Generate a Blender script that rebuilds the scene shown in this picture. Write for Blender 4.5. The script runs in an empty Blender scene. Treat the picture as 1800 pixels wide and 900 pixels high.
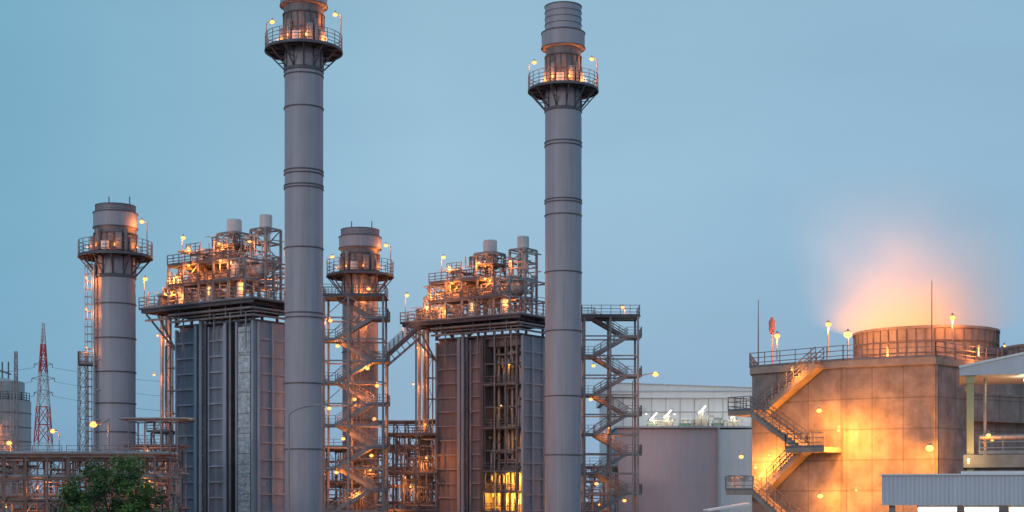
import bpy, math, random
from mathutils import Vector, Matrix
random.seed(11)
F=2700.0; HZ=880.0; CH=6.0
def gx(px,D): return (px-900.0)*D/F
def gz(py,D): return CH+(HZ-py)*D/F
sc=bpy.context.scene
sc.view_settings.view_transform='Standard'; sc.view_settings.look='None'; sc.view_settings.exposure=0
COL=sc.collection
# ------------------------------------------------------------ mesh builder
class MB:
    def __init__(s): s.v=[]; s.f=[]; s.sm=[]
    def add(s,vs,fs,smooth=False):
        o=len(s.v); s.v.extend([tuple(v) for v in vs])
        for f in fs: s.f.append(tuple(i+o for i in f)); s.sm.append(smooth)
    def box(s,a,b):
        x0,y0,z0=a; x1,y1,z1=b
        if x0>x1:x0,x1=x1,x0
        if y0>y1:y0,y1=y1,y0
        if z0>z1:z0,z1=z1,z0
        vs=[(x0,y0,z0),(x1,y0,z0),(x1,y1,z0),(x0,y1,z0),(x0,y0,z1),(x1,y0,z1),(x1,y1,z1),(x0,y1,z1)]
        s.add(vs,[(0,3,2,1),(4,5,6,7),(0,1,5,4),(1,2,6,5),(2,3,7,6),(3,0,4,7)]); return s
    def _fr(s,p,q):
        d=(q-p).normalized()
        up=Vector((0,0,1)) if abs(d.z)<0.99 else Vector((0,1,0))
        x=d.cross(up).normalized(); y=x.cross(d).normalized()
        return x,y
    def beam(s,p,q,w,h=None):
        p=Vector(p);q=Vector(q); h=h or w
        if (q-p).length<1e-4: return s
        x,y=s._fr(p,q); x=x*w/2; y=y*h/2
        vs=[p-x-y,p+x-y,p+x+y,p-x+y,q-x-y,q+x-y,q+x+y,q-x+y]
        s.add(vs,[(0,3,2,1),(4,5,6,7),(0,1,5,4),(1,2,6,5),(2,3,7,6),(3,0,4,7)]); return s
    def tube(s,p,q,r,n=8,r2=None,caps=True):
        p=Vector(p);q=Vector(q); r2=r if r2 is None else r2
        if (q-p).length<1e-4: return s
        x,y=s._fr(p,q); vs=[];fs=[]
        for i in range(n):
            a=2*math.pi*i/n; d=x*math.cos(a)+y*math.sin(a)
            vs.append(p+d*r); vs.append(q+d*r2)
        for i in range(n):
            j=(i+1)%n; fs.append((2*i,2*j,2*j+1,2*i+1))
        s.add(vs,fs,True)
        if caps:
            s.add([vs[2*i] for i in range(n)],[tuple(range(n))[::-1]]); s.add([vs[2*i+1] for i in range(n)],[tuple(range(n))])
        return s
    def pipe(s,pts,r,n=8):
        for a,b in zip(pts[:-1],pts[1:]): s.tube(a,b,r,n)
        for p in pts[1:-1]: s.ball(p,r*1.08,6)
        return s
    def ball(s,c,r,n=8,sz=1.0):
        prof=[(max(1e-3,r*math.sin(math.pi*i/n)),c[2]-r*sz*math.cos(math.pi*i/n)) for i in range(n+1)]
        m=max(8,n); vs=[];fs=[]
        for (rr,z) in prof:
            for i in range(m):
                a=2*math.pi*i/m; vs.append((c[0]+rr*math.cos(a),c[1]+rr*math.sin(a),z))
        for k in range(len(prof)-1):
            for i in range(m):
                j=(i+1)%m; fs.append((k*m+i,k*m+j,(k+1)*m+j,(k+1)*m+i))
        s.add(vs,fs,True); return s
    def lathe(s,prof,n=48,c=(0,0),smooth=True):
        for (r0,z0),(r1,z1) in zip(prof[:-1],prof[1:]):
            vs=[];fs=[]
            for i in range(n):
                a=2*math.pi*i/n; ca,sa=math.cos(a),math.sin(a)
                vs.append((c[0]+r0*ca,c[1]+r0*sa,z0)); vs.append((c[0]+r1*ca,c[1]+r1*sa,z1))
            for i in range(n):
                j=(i+1)%n; fs.append((2*i,2*j,2*j+1,2*i+1))
            s.add(vs,fs,smooth)
        return s
    def ring(s,R,z,r,n=40,c=(0,0)):
        pts=[Vector((c[0]+R*math.cos(2*math.pi*i/n),c[1]+R*math.sin(2*math.pi*i/n),z)) for i in range(n+1)]
        for a,b in zip(pts[:-1],pts[1:]): s.beam(a,b,r*2)
        return s
    def rail(s,pts,h=1.1,step=1.5,r=0.035,rails=(1.0,0.66,0.33),toe=True):
        for a,b in zip(pts[:-1],pts[1:]):
            a=Vector(a);b=Vector(b); L=(b-a).length; n=max(1,int(round(L/step)))
            for i in range(n+1):
                p=a.lerp(b,i/n); s.beam(p,p+Vector((0,0,h)),r*2)
            for k in rails:
                o=Vector((0,0,h*k)); s.beam(a+o,b+o,r*1.8)
            if toe: s.beam(a+Vector((0,0,.08)),b+Vector((0,0,.08)),r,0.16)
        return s
    def prism(s,poly,z0,z1):
        n=len(poly); vs=[(x,y,z0) for x,y in poly]+[(x,y,z1) for x,y in poly]
        fs=[(i,(i+1)%n,n+(i+1)%n,n+i) for i in range(n)]+[tuple(range(n))[::-1],tuple(range(n,2*n))]
        s.add(vs,fs); return s
    def slab(s,a,b,w,th):
        t=Vector((0,0,th)); s.add([a,b,b+w,a+w,a-t,b-t,b+w-t,a+w-t],[(0,1,2,3),(7,6,5,4),(0,4,5,1),(1,5,6,2),(2,6,7,3),(3,7,4,0)]); return s
def fin(mb,name,mat,parent=None):
    me=bpy.data.meshes.new(name); me.from_pydata(mb.v,[],mb.f); me.update()
    me.polygons.foreach_set('use_smooth',mb.sm)
    me.materials.append(mat)
    o=bpy.data.objects.new(name,me); COL.objects.link(o)
    if parent: o.parent=parent
    return o
def thing(name,label,cat,loc=(0,0,0),rz=0,group=None):
    e=bpy.data.objects.new(name,None); e.empty_display_size=1; COL.objects.link(e)
    e.location=loc; e.rotation_euler=(0,0,rz); e["label"]=label; e["category"]=cat
    if group: e["group"]=group
    return e
def tag(o,label,cat,group=None):
    o["label"]=label;o["category"]=cat
    if group:o["group"]=group
    return o
# ------------------------------------------------------------ materials
def mat(name,col,rough=0.6,metal=0.0,ns=0.6,var=0.25,streak=0.0,bump=0.0,bscale=8,tint=None):
    m=bpy.data.materials.new(name); m.use_nodes=True; nt=m.node_tree; N=nt.nodes; L=nt.links
    b=N['Principled BSDF']; b.inputs['Roughness'].default_value=rough; b.inputs['Metallic'].default_value=metal
    tc=N.new('ShaderNodeTexCoord')
    n1=N.new('ShaderNodeTexNoise'); n1.inputs['Scale'].default_value=ns; n1.inputs['Detail'].default_value=8; n1.inputs['Roughness'].default_value=.6; L.new(tc.outputs['Object'],n1.inputs['Vector'])
    mp2=N.new('ShaderNodeMapping'); mp2.inputs['Scale'].default_value=(3,3,0.12); L.new(tc.outputs['Object'],mp2.inputs[0])
    n2=N.new('ShaderNodeTexNoise'); n2.inputs['Scale'].default_value=1.0; n2.inputs['Detail'].default_value=5; L.new(mp2.outputs[0],n2.inputs['Vector'])
    mx=N.new('ShaderNodeMix'); mx.data_type='FLOAT'; mx.inputs[0].default_value=streak; L.new(n1.outputs['Fac'],mx.inputs[2]); L.new(n2.outputs['Fac'],mx.inputs[3])
    cr=N.new('ShaderNodeValToRGB'); e=cr.color_ramp.elements
    e[0].position=0.33;e[1].position=0.67
    t=tint or col
    e[0].color=(t[0]*(1-var),t[1]*(1-var),t[2]*(1-var),1)
    e[1].color=(min(1,col[0]*(1+var*.6)),min(1,col[1]*(1+var*.6)),min(1,col[2]*(1+var*.6)),1)
    L.new(mx.outputs[0],cr.inputs[0]); L.new(cr.outputs[0],b.inputs['Base Color'])
    if bump>0:
        n3=N.new('ShaderNodeTexNoise'); n3.inputs['Scale'].default_value=bscale; n3.inputs['Detail'].default_value=4; L.new(tc.outputs['Object'],n3.inputs['Vector'])
        bp=N.new('ShaderNodeBump'); bp.inputs['Strength'].default_value=bump; bp.inputs['Distance'].default_value=0.1
        L.new(n3.outputs['Fac'],bp.inputs['Height']); L.new(bp.outputs[0],b.inputs['Normal'])
    return m
def emis(name,col,st):
    m=bpy.data.materials.new(name); m.use_nodes=True; nt=m.node_tree; nt.nodes.clear()
    e=nt.nodes.new('ShaderNodeEmission'); e.inputs[0].default_value=(*col,1); e.inputs[1].default_value=st
    o=nt.nodes.new('ShaderNodeOutputMaterial'); nt.links.new(e.outputs[0],o.inputs[0])
    try: m.cycles.emission_sampling='NONE'
    except Exception: pass
    return m
M_STACK=mat('stack_paint',(0.39,0.375,0.425),.5,0,.25,.18,.6,.05,3)
M_FLANGE=mat('flange_steel',(0.13,0.13,0.155),.6,0,1,.3)
M_NECK=mat('neck_steel',(0.24,0.20,0.20),.55,0.1,1.5,.4,.4)
M_STEEL=mat('dark_steel',(0.125,0.12,0.14),.6,0.1,.8,.3)
M_STAIR=mat('stair_steel',(0.19,0.185,0.205),.6,0.1,.8,.3)
M_GALV=mat('galvanised_steel',(0.30,0.29,0.305),.5,0.2,.9,.3)
M_CASE=mat('casing_dark',(0.21,0.24,0.30),.55,0,.4,.3,.7,.1,4)
M_CASEW=mat('casing_brown',(0.27,0.225,0.24),.6,0,.4,.3,.7,.1,4)
M_CASE2=mat('casing_blue',(0.28,0.345,0.43),.5,0,.4,.2,.6,.08,4)
M_RIB=mat('casing_rib',(0.36,0.40,0.48),.55,0,.6,.25)  # highlights on the ribs put into a lighter colour than the panels
M_RIBW=mat('casing_rib_brown',(0.36,0.32,0.34),.55,0,.6,.25)  # highlights likewise put into the brown rib colour
M_COLUMN=mat('column_steel',(0.40,0.43,0.49),.55,0,.4,.25,.6)
M_INS=mat('pipe_insulation',(0.45,0.40,0.38),.4,0.3,2,.25)
M_SILVER=mat('aluminium_cladding',(0.85,0.90,0.98),.25,0.5,1.6,.5,.2,1.0,2.2)
M_WHITE=mat('white_paint',(0.66,0.66,0.67),.5,0,1.0,.2,.6)
M_WHITEB=mat('white_cladding',(0.82,0.81,0.80),.55,0,.15,.08,.6)
M_CANOPY=mat('canopy_cladding',(0.58,0.60,0.66),.5,0,.4,.12,.5)
M_PINK=mat('mauve_cladding',(0.74,0.58,0.59),.6,0,.2,.08,.5)
M_TANK=mat('pale_cladding',(0.50,0.48,0.49),.6,0,.3,.2,.5)
M_CONC=mat('concrete_wall',(0.30,0.25,0.23),.9,0,.9,.26,.18,.35,4,(0.25,0.205,0.19))
M_CONCL=mat('concrete_pale',(0.36,0.29,0.25),.85,0,.9,.28,.25,.3,4)
M_POST=mat('post_paint',(0.46,0.44,0.24),.6,0,1,.2,.3)
M_RUST=mat('primer_brown',(0.20,0.14,0.125),.6,0,1,.3)
M_RED=mat('red_paint',(0.62,0.05,0.04),.5,0,1,.2)
M_BEACON=mat('beacon_paint',(0.75,0.25,0.18),.5,0,1,.2)
M_TRUNK=mat('bark',(0.10,0.07,0.05),.9,0,3,.4,.3,.6,10)
M_GROUND=mat('ground_gravel',(0.10,0.095,0.09),.95,0,.05,.4,0,.3,2)
M_ASPH=mat('asphalt',(0.05,0.05,0.052),.9,0,.3,.3)
M_GREEN=mat('green_machine_paint',(0.12,0.26,0.22),.5,0,1,.2)
M_BULB=emis('sodium_bulb',(1.0,0.34,0.085),3.4)
M_BULBY=emis('bright_sodium_bulb',(1.0,0.50,0.12),3.2)
M_TUBE=emis('white_tube_light',(1.0,0.93,0.72),4)
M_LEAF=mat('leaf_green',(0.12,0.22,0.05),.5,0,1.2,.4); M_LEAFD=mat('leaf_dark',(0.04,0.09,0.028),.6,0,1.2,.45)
def addlines(m,axes,dark=.75):
    nt=m.node_tree;N=nt.nodes;L=nt.links;b=N['Principled BSDF']
    tc=N.new('ShaderNodeTexCoord'); sp=N.new('ShaderNodeSeparateXYZ'); L.new(tc.outputs['Object'],sp.inputs[0])
    for ax,sc_,wd in axes:
        src=b.inputs['Base Color'].links[0].from_socket
        mu=N.new('ShaderNodeMath');mu.operation='MULTIPLY';mu.inputs[1].default_value=sc_;L.new(sp.outputs[ax],mu.inputs[0])
        fr=N.new('ShaderNodeMath');fr.operation='FRACT';L.new(mu.outputs[0],fr.inputs[0])
        lt=N.new('ShaderNodeMath');lt.operation='LESS_THAN';lt.inputs[1].default_value=wd;L.new(fr.outputs[0],lt.inputs[0])
        mx=N.new('ShaderNodeMix');mx.data_type='RGBA';mx.blend_type='MULTIPLY';L.new(lt.outputs[0],mx.inputs[0]);L.new(src,mx.inputs[6]);mx.inputs[7].default_value=(dark,dark,dark,1)
        L.new(mx.outputs[2],b.inputs['Base Color'])
addlines(M_CONC,((2,.45,.05),(0,.5,.04)),.72)
addlines(M_SILVER,((2,.45,.05),),.5)
ORANGE=(1.0,0.27,0.045); YEL=(1.0,0.32,0.035)
PW=2.0
def light(parent,p,power,col=ORANGE,rad=.15):
    l=bpy.data.lights.new('lamp_light','POINT'); l.energy=power*PW; l.color=col; l.shadow_soft_size=rad
    o=bpy.data.objects.new('lamp_light',l); COL.objects.link(o); o.location=p; o.parent=parent; return o
def lamp(parent,p,h=0.0,arm=(0,0),power=150,r=.2,col=ORANGE,bulbmat=None,loff=(0,0,-.45)):
    p=Vector(p); mb=MB(); top=p+Vector((0,0,h)); hd=top+Vector((arm[0],arm[1],0.15 if h>0 else 0))
    if h>0: mb.tube(p,top,.05,6)
    if h>0 and (arm[0] or arm[1]): mb.tube(top,hd+Vector((0,0,r)),.04,6)
    mb.lathe([(.05,hd.z+.06+r),(r*.8,hd.z+r*.8),(r*.85,hd.z+r*.7)],10,(hd.x,hd.y))
    mb.box((hd.x-.05,hd.y-.05,hd.z+r*.8),(hd.x+.05,hd.y+.05,hd.z+r+.15))
    o=fin(mb,'lamp',M_GALV,parent)
    b=MB(); b.ball(hd,r,8,.8); fin(b,'bulb',bulbmat or M_BULB,o)
    if power>0: light(o,hd+Vector(loff),power,col)
    return o
# ------------------------------------------------------------ world, sun, camera
w=bpy.data.worlds.new('World'); sc.world=w; w.use_nodes=True; nt=w.node_tree; N=nt.nodes; L=nt.links
bg=N['Background']; bg.inputs[1].default_value=1.13
sky=N.new('ShaderNodeTexSky'); sky.sky_type='NISHITA'; sky.sun_disc=False
sky.sun_elevation=math.radians(6); sky.sun_rotation=math.radians(200)
tc=N.new('ShaderNodeTexCoord'); sp=N.new('ShaderNodeSeparateXYZ'); L.new(tc.outputs['Generated'],sp.inputs[0])
crx=N.new('ShaderNodeValToRGB'); mr=N.new('ShaderNodeMapRange'); mr.inputs[1].default_value=-.33;mr.inputs[2].default_value=.33
L.new(sp.outputs[0],mr.inputs[0]); L.new(mr.outputs[0],crx.inputs[0])
e=crx.color_ramp.elements; e[0].position=0;e[0].color=(0.165,0.375,0.53,1);e[1].position=1;e[1].color=(0.255,0.43,0.595,1)
el=e.new(.42);el.color=(0.295,0.48,0.635,1)
crz=N.new('ShaderNodeValToRGB'); L.new(sp.outputs[2],crz.inputs[0]); e=crz.color_ramp.elements
e[0].position=0.0;e[0].color=(0.82,0.80,0.90,1);e[1].position=.33;e[1].color=(0.98,1.0,0.97,1); el=e.new(.16);el.color=(1.0,1.0,1.0,1); el=e.new(.9);el.color=(.8,.85,.95,1)
mm=N.new('ShaderNodeMix');mm.data_type='RGBA';mm.blend_type='MULTIPLY';mm.inputs[0].default_value=1;L.new(crx.outputs[0],mm.inputs[6]);L.new(crz.outputs[0],mm.inputs[7])
mpn=N.new('ShaderNodeMapping'); mpn.inputs['Scale'].default_value=(1.6,1.6,5); L.new(tc.outputs['Generated'],mpn.inputs[0])
ns=N.new('ShaderNodeTexNoise');ns.inputs['Scale'].default_value=1.6;ns.inputs['Detail'].default_value=4;L.new(mpn.outputs[0],ns.inputs['Vector'])
crn=N.new('ShaderNodeValToRGB');L.new(ns.outputs['Fac'],crn.inputs[0]);e=crn.color_ramp.elements;e[0].position=.35;e[0].color=(.93,.93,.94,1);e[1].position=.65;e[1].color=(1.05,1.04,1.03,1)
m2=N.new('ShaderNodeMix');m2.data_type='RGBA';m2.blend_type='MULTIPLY';m2.inputs[0].default_value=1;L.new(mm.outputs[2],m2.inputs[6]);L.new(crn.outputs[0],m2.inputs[7])
sk=N.new('ShaderNodeMix');sk.data_type='RGBA';sk.blend_type='MULTIPLY';sk.inputs[0].default_value=1;L.new(sky.outputs[0],sk.inputs[6]);sk.inputs[7].default_value=(.1,.1,.1,1)
m3=N.new('ShaderNodeMix');m3.data_type='RGBA';m3.inputs[0].default_value=.08;L.new(m2.outputs[2],m3.inputs[6]);L.new(sk.outputs[2],m3.inputs[7])
L.new(m3.outputs[2],bg.inputs[0])
sl=bpy.data.lights.new('sun','SUN'); sl.energy=0.6; sl.angle=math.radians(14); sl.color=(1,.76,.68)
so=bpy.data.objects.new('sun',sl); COL.objects.link(so)
d=Vector((0.6,0.8,-0.22)); so.rotation_euler=d.to_track_quat('-Z','Y').to_euler()
cam=bpy.data.cameras.new('camera'); co=bpy.data.objects.new('camera',cam); COL.objects.link(co)
co.location=(0,0,CH); co.rotation_euler=(math.radians(90),0,0); cam.sensor_width=36; cam.lens=36*F/1800; cam.shift_y=(HZ-450)/1800; cam.clip_end=8000; cam.clip_start=.5
sc.camera=co
# ------------------------------------------------------------ ground
g=MB(); g.add([(-4000,-400,0),(4000,-400,0),(4000,6000,0),(-4000,6000,0)],[(0,1,2,3)])
o=fin(g,'ground',M_GROUND); o["kind"]="structure"
g=MB(); g.add([(-200,40,.004),(200,40,.004),(200,50,.004),(-200,50,.004)],[(0,1,2,3)])
o=fin(g,'road',M_ASPH); o["kind"]="structure"
# ------------------------------------------------------------ stacks
def stack(label,cx,D,body,prof,flanges,ply,plhw,lamps,group,ladder=False,rods=(),rodh=30,brk=36,glow=1.0):
    s=D/F; e=thing('chimney_stack',label,'chimney',(gx(cx,D),D,0),0,group)
    R=body*s; zp=gz(ply,D); Rp=plhw*s; n=64
    mb=MB(); mb.lathe([(R,0),(R,zp-.05)],n); fin(mb,'shaft',M_STACK,e)
    mb=MB()
    for fy in flanges:
        z=gz(fy,D); mb.lathe([(R,z-.07),(R+.1,z-.05),(R+.1,z+.05),(R,z+.07)],n)
    mb.box((R-.02,-.04,0),(R+.03,.04,zp-3)); fin(mb,'flange_ring',M_FLANGE,e)
    pts=[(hw*s,gz(py,D)) for (py,hw) in prof][::-1]
    nk=pts[0][0]
    fin(MB().lathe([(nk,zp-.05),(nk,pts[0][1])],n),'neck',M_NECK,e)
    cap=MB(); cap.lathe([(nk,pts[0][1])]+pts[1:]+[(pts[-1][0]*.9,pts[-1][1]),(pts[-1][0]*.9,pts[-1][1]-1.5)],n)
    fin(cap,'cap',M_STACK,e)
    cr=MB()
    for (r,z) in pts[1:]: cr.lathe([(r,z-.05),(r+.07,z-.04),(r+.07,z+.04),(r,z+.05)],n)
    for k in range(1,4):
        (ra,za),(rb,zb_)=pts[-2],pts[-1]; z=za+(zb_-za)*k/4; cr.lathe([(ra-.02,z-.03),(ra+.05,z-.02),(ra+.05,z+.02),(ra-.02,z+.03)],n)
    fin(cr,'cap_ring',M_FLANGE,e)
    mb=MB(); h=pts[0][1]-zp
    for k in range(18):
        a=2*math.pi*k/18; mb.beam((math.cos(a)*(nk+.05),math.sin(a)*(nk+.05),zp),(math.cos(a)*(nk+.05),math.sin(a)*(nk+.05),zp+h*.8),.1)
    mb.ring(nk+.08,zp+h*.8,.06,40); mb.ring(nk+.08,zp+h*.42,.05,40)
    fin(mb,'stiffener',M_STEEL,e)
    for (a,hh,ww) in ((-1.75,.95,.4),(-1.2,1.8,.35),(-2.5,1.5,.35),(-.6,1.3,.4),(-2.1,2.2,.2),(-.9,2.3,.16)):
        c=MB(); c.box((nk+.15,-ww,zp+.35),(nk+.5,ww,zp+.35+hh)); c.box((nk+.5,-ww*.8,zp+.45),(nk+.53,ww*.8,zp+.25+hh))
        c.beam((nk+.3,0,zp),(nk+.3,0,zp+.36),.1); ob=fin(c,'instrument_cabinet',M_WHITE if hh<1 else M_GALV,e); ob.rotation_euler=(0,0,a)
    mb=MB(); mb.lathe([(R*.97,zp),(Rp,zp),(Rp+.03,zp-.28),(Rp-.15,zp-.28),(Rp-.15,zp-.1),(R*.97,zp-.1)],n); mb.ring((R+Rp)/2,zp-.18,.08,40); fin(mb,'platform',M_STEEL,e)
    mb=MB(); rh=24*s
    for k in range(24):
        a=2*math.pi*k/24; x,y=math.cos(a)*(Rp-.05),math.sin(a)*(Rp-.05); mb.beam((x,y,zp),(x,y,zp+rh),.065)
    for k in (1,.72,.45,.2): mb.ring(Rp-.05,zp+rh*k,.026,48)
    fin(mb,'railing',M_STAIR,e)
    bm=MB(); bm.beam((R,0,zp-.25),(Rp-.1,0,zp-.25),.14,.2); bm.beam((R+.02,0,zp-brk*s),(Rp-.1,0,zp-.25),.12); bm.beam((R+.05,0,zp-brk*s-.3),(R+.05,0,zp-.2),.1)
    bm.beam((R,0,zp-brk*s*.55),((R+Rp)/2,0,zp-brk*s*.5),.08)
    b0=None
    for k in range(12):
        if b0 is None: b0=fin(bm,'bracket',M_STEEL,e); ob=b0
        else:
            ob=b0.copy(); COL.objects.link(ob); ob.parent=e
        ob.rotation_euler=(0,0,2*math.pi*k/12+.13)
    mb=MB(); mb.lathe([(R,zp-brk*s-.3),(R+.1,zp-brk*s-.25),(R+.1,zp-brk*s+.05),(R,zp-brk*s+.1)],n); fin(mb,'collar',M_FLANGE,e)
    for (a,h,pw) in lamps:
        x,y=math.cos(a)*(Rp-.1),math.sin(a)*(Rp-.1); lamp(e,(x,y,zp),h*s,(-math.cos(a)*.6,-math.sin(a)*.6),pw,.24)
    for a,pw in ((-1.35,75),(-.45,110),(-2.7,60),(-2.05,50)):
        rr=nk+.75; lamp(e,(math.cos(a)*rr,math.sin(a)*rr,zp+.7),0,(0,0),pw*glow*.55,.08,loff=(math.cos(a)*.2,math.sin(a)*.2,.2))
    for a in rods:
        rr=pts[-1][0]*.9; x,y=math.cos(a)*rr,math.sin(a)*rr; fin(MB().tube((x,y,pts[-1][1]-.4),(x,y,pts[-1][1]+rodh*s),.06,6),'lightning_rod',M_STEEL,e)
    if ladder:
        mb=MB(); a=math.radians(ladder); ca,sa=math.cos(a),math.sin(a)
        def P(r,t,z): return (ca*r-sa*t,sa*r+ca*t,z)
        for t in (-.3,.3): mb.beam(P(R+.35,t,2),P(R+.35,t,zp),.08)
        z=3
        while z<zp-.5:
            mb.beam(P(R+.35,-.3,z),P(R+.35,.3,z),.06)
            mb.beam(P(R,-.3,z),P(R+.35,-.3,z),.06)
            for (r1,t1,r2,t2) in ((R+.35,-.3,R+.8,-.45),(R+.8,-.45,R+1.05,0),(R+1.05,0,R+.8,.45),(R+.8,.45,R+.35,.3)): mb.beam(P(r1,t1,z),P(r2,t2,z),.06)
            z+=.8
        for (r1,t1) in ((R+.8,-.45),(R+1.05,0),(R+.8,.45)): mb.beam(P(r1,t1,3),P(r1,t1,zp-.5),.06)
        fin(mb,'caged_ladder',M_GALV,e)
        z=gz(642,D); mb=MB(); c0=[P(R,-1,z),P(R+1.7,-1,z),P(R+1.7,1,z),P(R,1,z)]
        mb.add([(*q[:2],z-.1) for q in c0]+[(*q[:2],z) for q in c0],[(0,3,2,1),(4,5,6,7),(0,1,5,4),(1,2,6,5),(2,3,7,6),(3,0,4,7)]); mb.rail([Vector(q) for q in c0],1.2,.8,.035); fin(mb,'rest_platform',M_STAIR,e)
        mb=MB(); sg=1 if ladder>0 else -1
        for t,r_ in ((1.0*sg,.13),(1.45*sg,.09)):
            mb.tube(P(R+.12,t,4),P(R+.12,t,zp-1.2),r_,8)
            for k in range(8): mb.beam(P(R-.5,t,5+k*3.2),P(R+.2,t,5+k*3.2),.1)
        fin(mb,'service_pipe',M_INS,e)
        tt=.9*sg
        lamp(e,P(R+.9,tt,zp-2.6),0,(0,0),130,.1,loff=(-.05,-.3,-.3)); lamp(e,P(R+.9,tt,zp-6),0,(0,0),70,.08,loff=(-.05,-.3,-.3)); lamp(e,P(R+.9,tt,zp-10),0,(0,0),30,.08,loff=(-.05,-.3,-.3))
    return e
stack('tall grey steel chimney with lit ring platform beside the boiler house',534,160,33.5,[(-75,36),(-24,36),(-22,41),(12,41),(14,35)],
      [135,192,302,308,328,333,438,552,560,675,790],88,68,[(math.pi*.98,48,20),(-.1,58,90)],'tall exhaust chimneys',rods=(0.5,2.6),glow=.9)
stack('tall grey steel chimney with dark collar and lit ring platform',990,174,31.8,[(13,32),(57,32),(60,38),(86,38),(88,31)],
      [252,258,353,358,380,480,583,697,800],158,62,[(math.pi*.95,48,80),(-.25,48,80)],'tall exhaust chimneys',rods=(.6,2.4),rodh=12,glow=1.7)
stack('short grey chimney with ring platform and caged ladder',203,165,34.5,[(363,34),(374,34),(376,38),(402,38),(404,36)],
      [536,596,655,710,760],450,64,[(-.3,55,90)],'short bypass chimneys',ladder=196,rods=(.9,2.2),rodh=22,glow=.5)
stack('short grey chimney with ring platform behind the stair tower',633,186,31,[(405,33),(416,33),(418,37),(438,37),(440,33)],
      [560,620,680,740],484,59,[(-.3,48,80),(math.pi,30,30)],'short bypass chimneys',ladder=-60,rods=(.9,2.2),rodh=20,glow=.4)
# ------------------------------------------------------------ random pipework
def pipework(mb,x0,x1,y0,y1,z0,z1,n,rmin,rmax):
    for _ in range(n):
        p=Vector((random.uniform(x0,x1),random.uniform(y0,y1),random.uniform(z0,z1))); pts=[p.copy()]; ax=random.choice((0,1,2))
        for k in range(random.randint(2,5)):
            q=pts[-1].copy(); lo,hi=((x0,x1),(y0,y1),(z0,z1))[ax]; q[ax]=min(hi,max(lo,q[ax]+random.choice((-1,1))*random.uniform(.8,3.5)))
            pts.append(q); ax=random.choice([a for a in (0,1,2) if a!=ax])
        mb.pipe(pts,random.uniform(rmin,rmax),7)
def steelframe(mb,xs,ys,zs,w,diag=True,wb=None,prob=.75,back=True):
    wb=wb or w*.8
    for x in xs:
        for y in ys: mb.beam((x,y,zs[0]),(x,y,zs[-1]),w)
    for z in zs[1:]:
        for y in ys:
            for a,b in zip(xs[:-1],xs[1:]): mb.beam((a,y,z),(b,y,z),wb*.7,wb)
        for x in xs:
            for a,b in zip(ys[:-1],ys[1:]): mb.beam((x,a,z),(x,b,z),wb*.7,wb)
    if diag:
        k=0
        for z0,z1 in zip(zs[:-1],zs[1:]):
            for a,b in zip(xs[:-1],xs[1:]):
                k+=1
                for y in ((ys[0],ys[-1]) if back else (ys[0],)):
                    if random.random()<prob:
                        if (k+(y>0))%2: mb.beam((a,y,z0),(b,y,z1),wb*.55)
                        else: mb.beam((b,y,z0),(a,y,z1),wb*.55)
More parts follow.
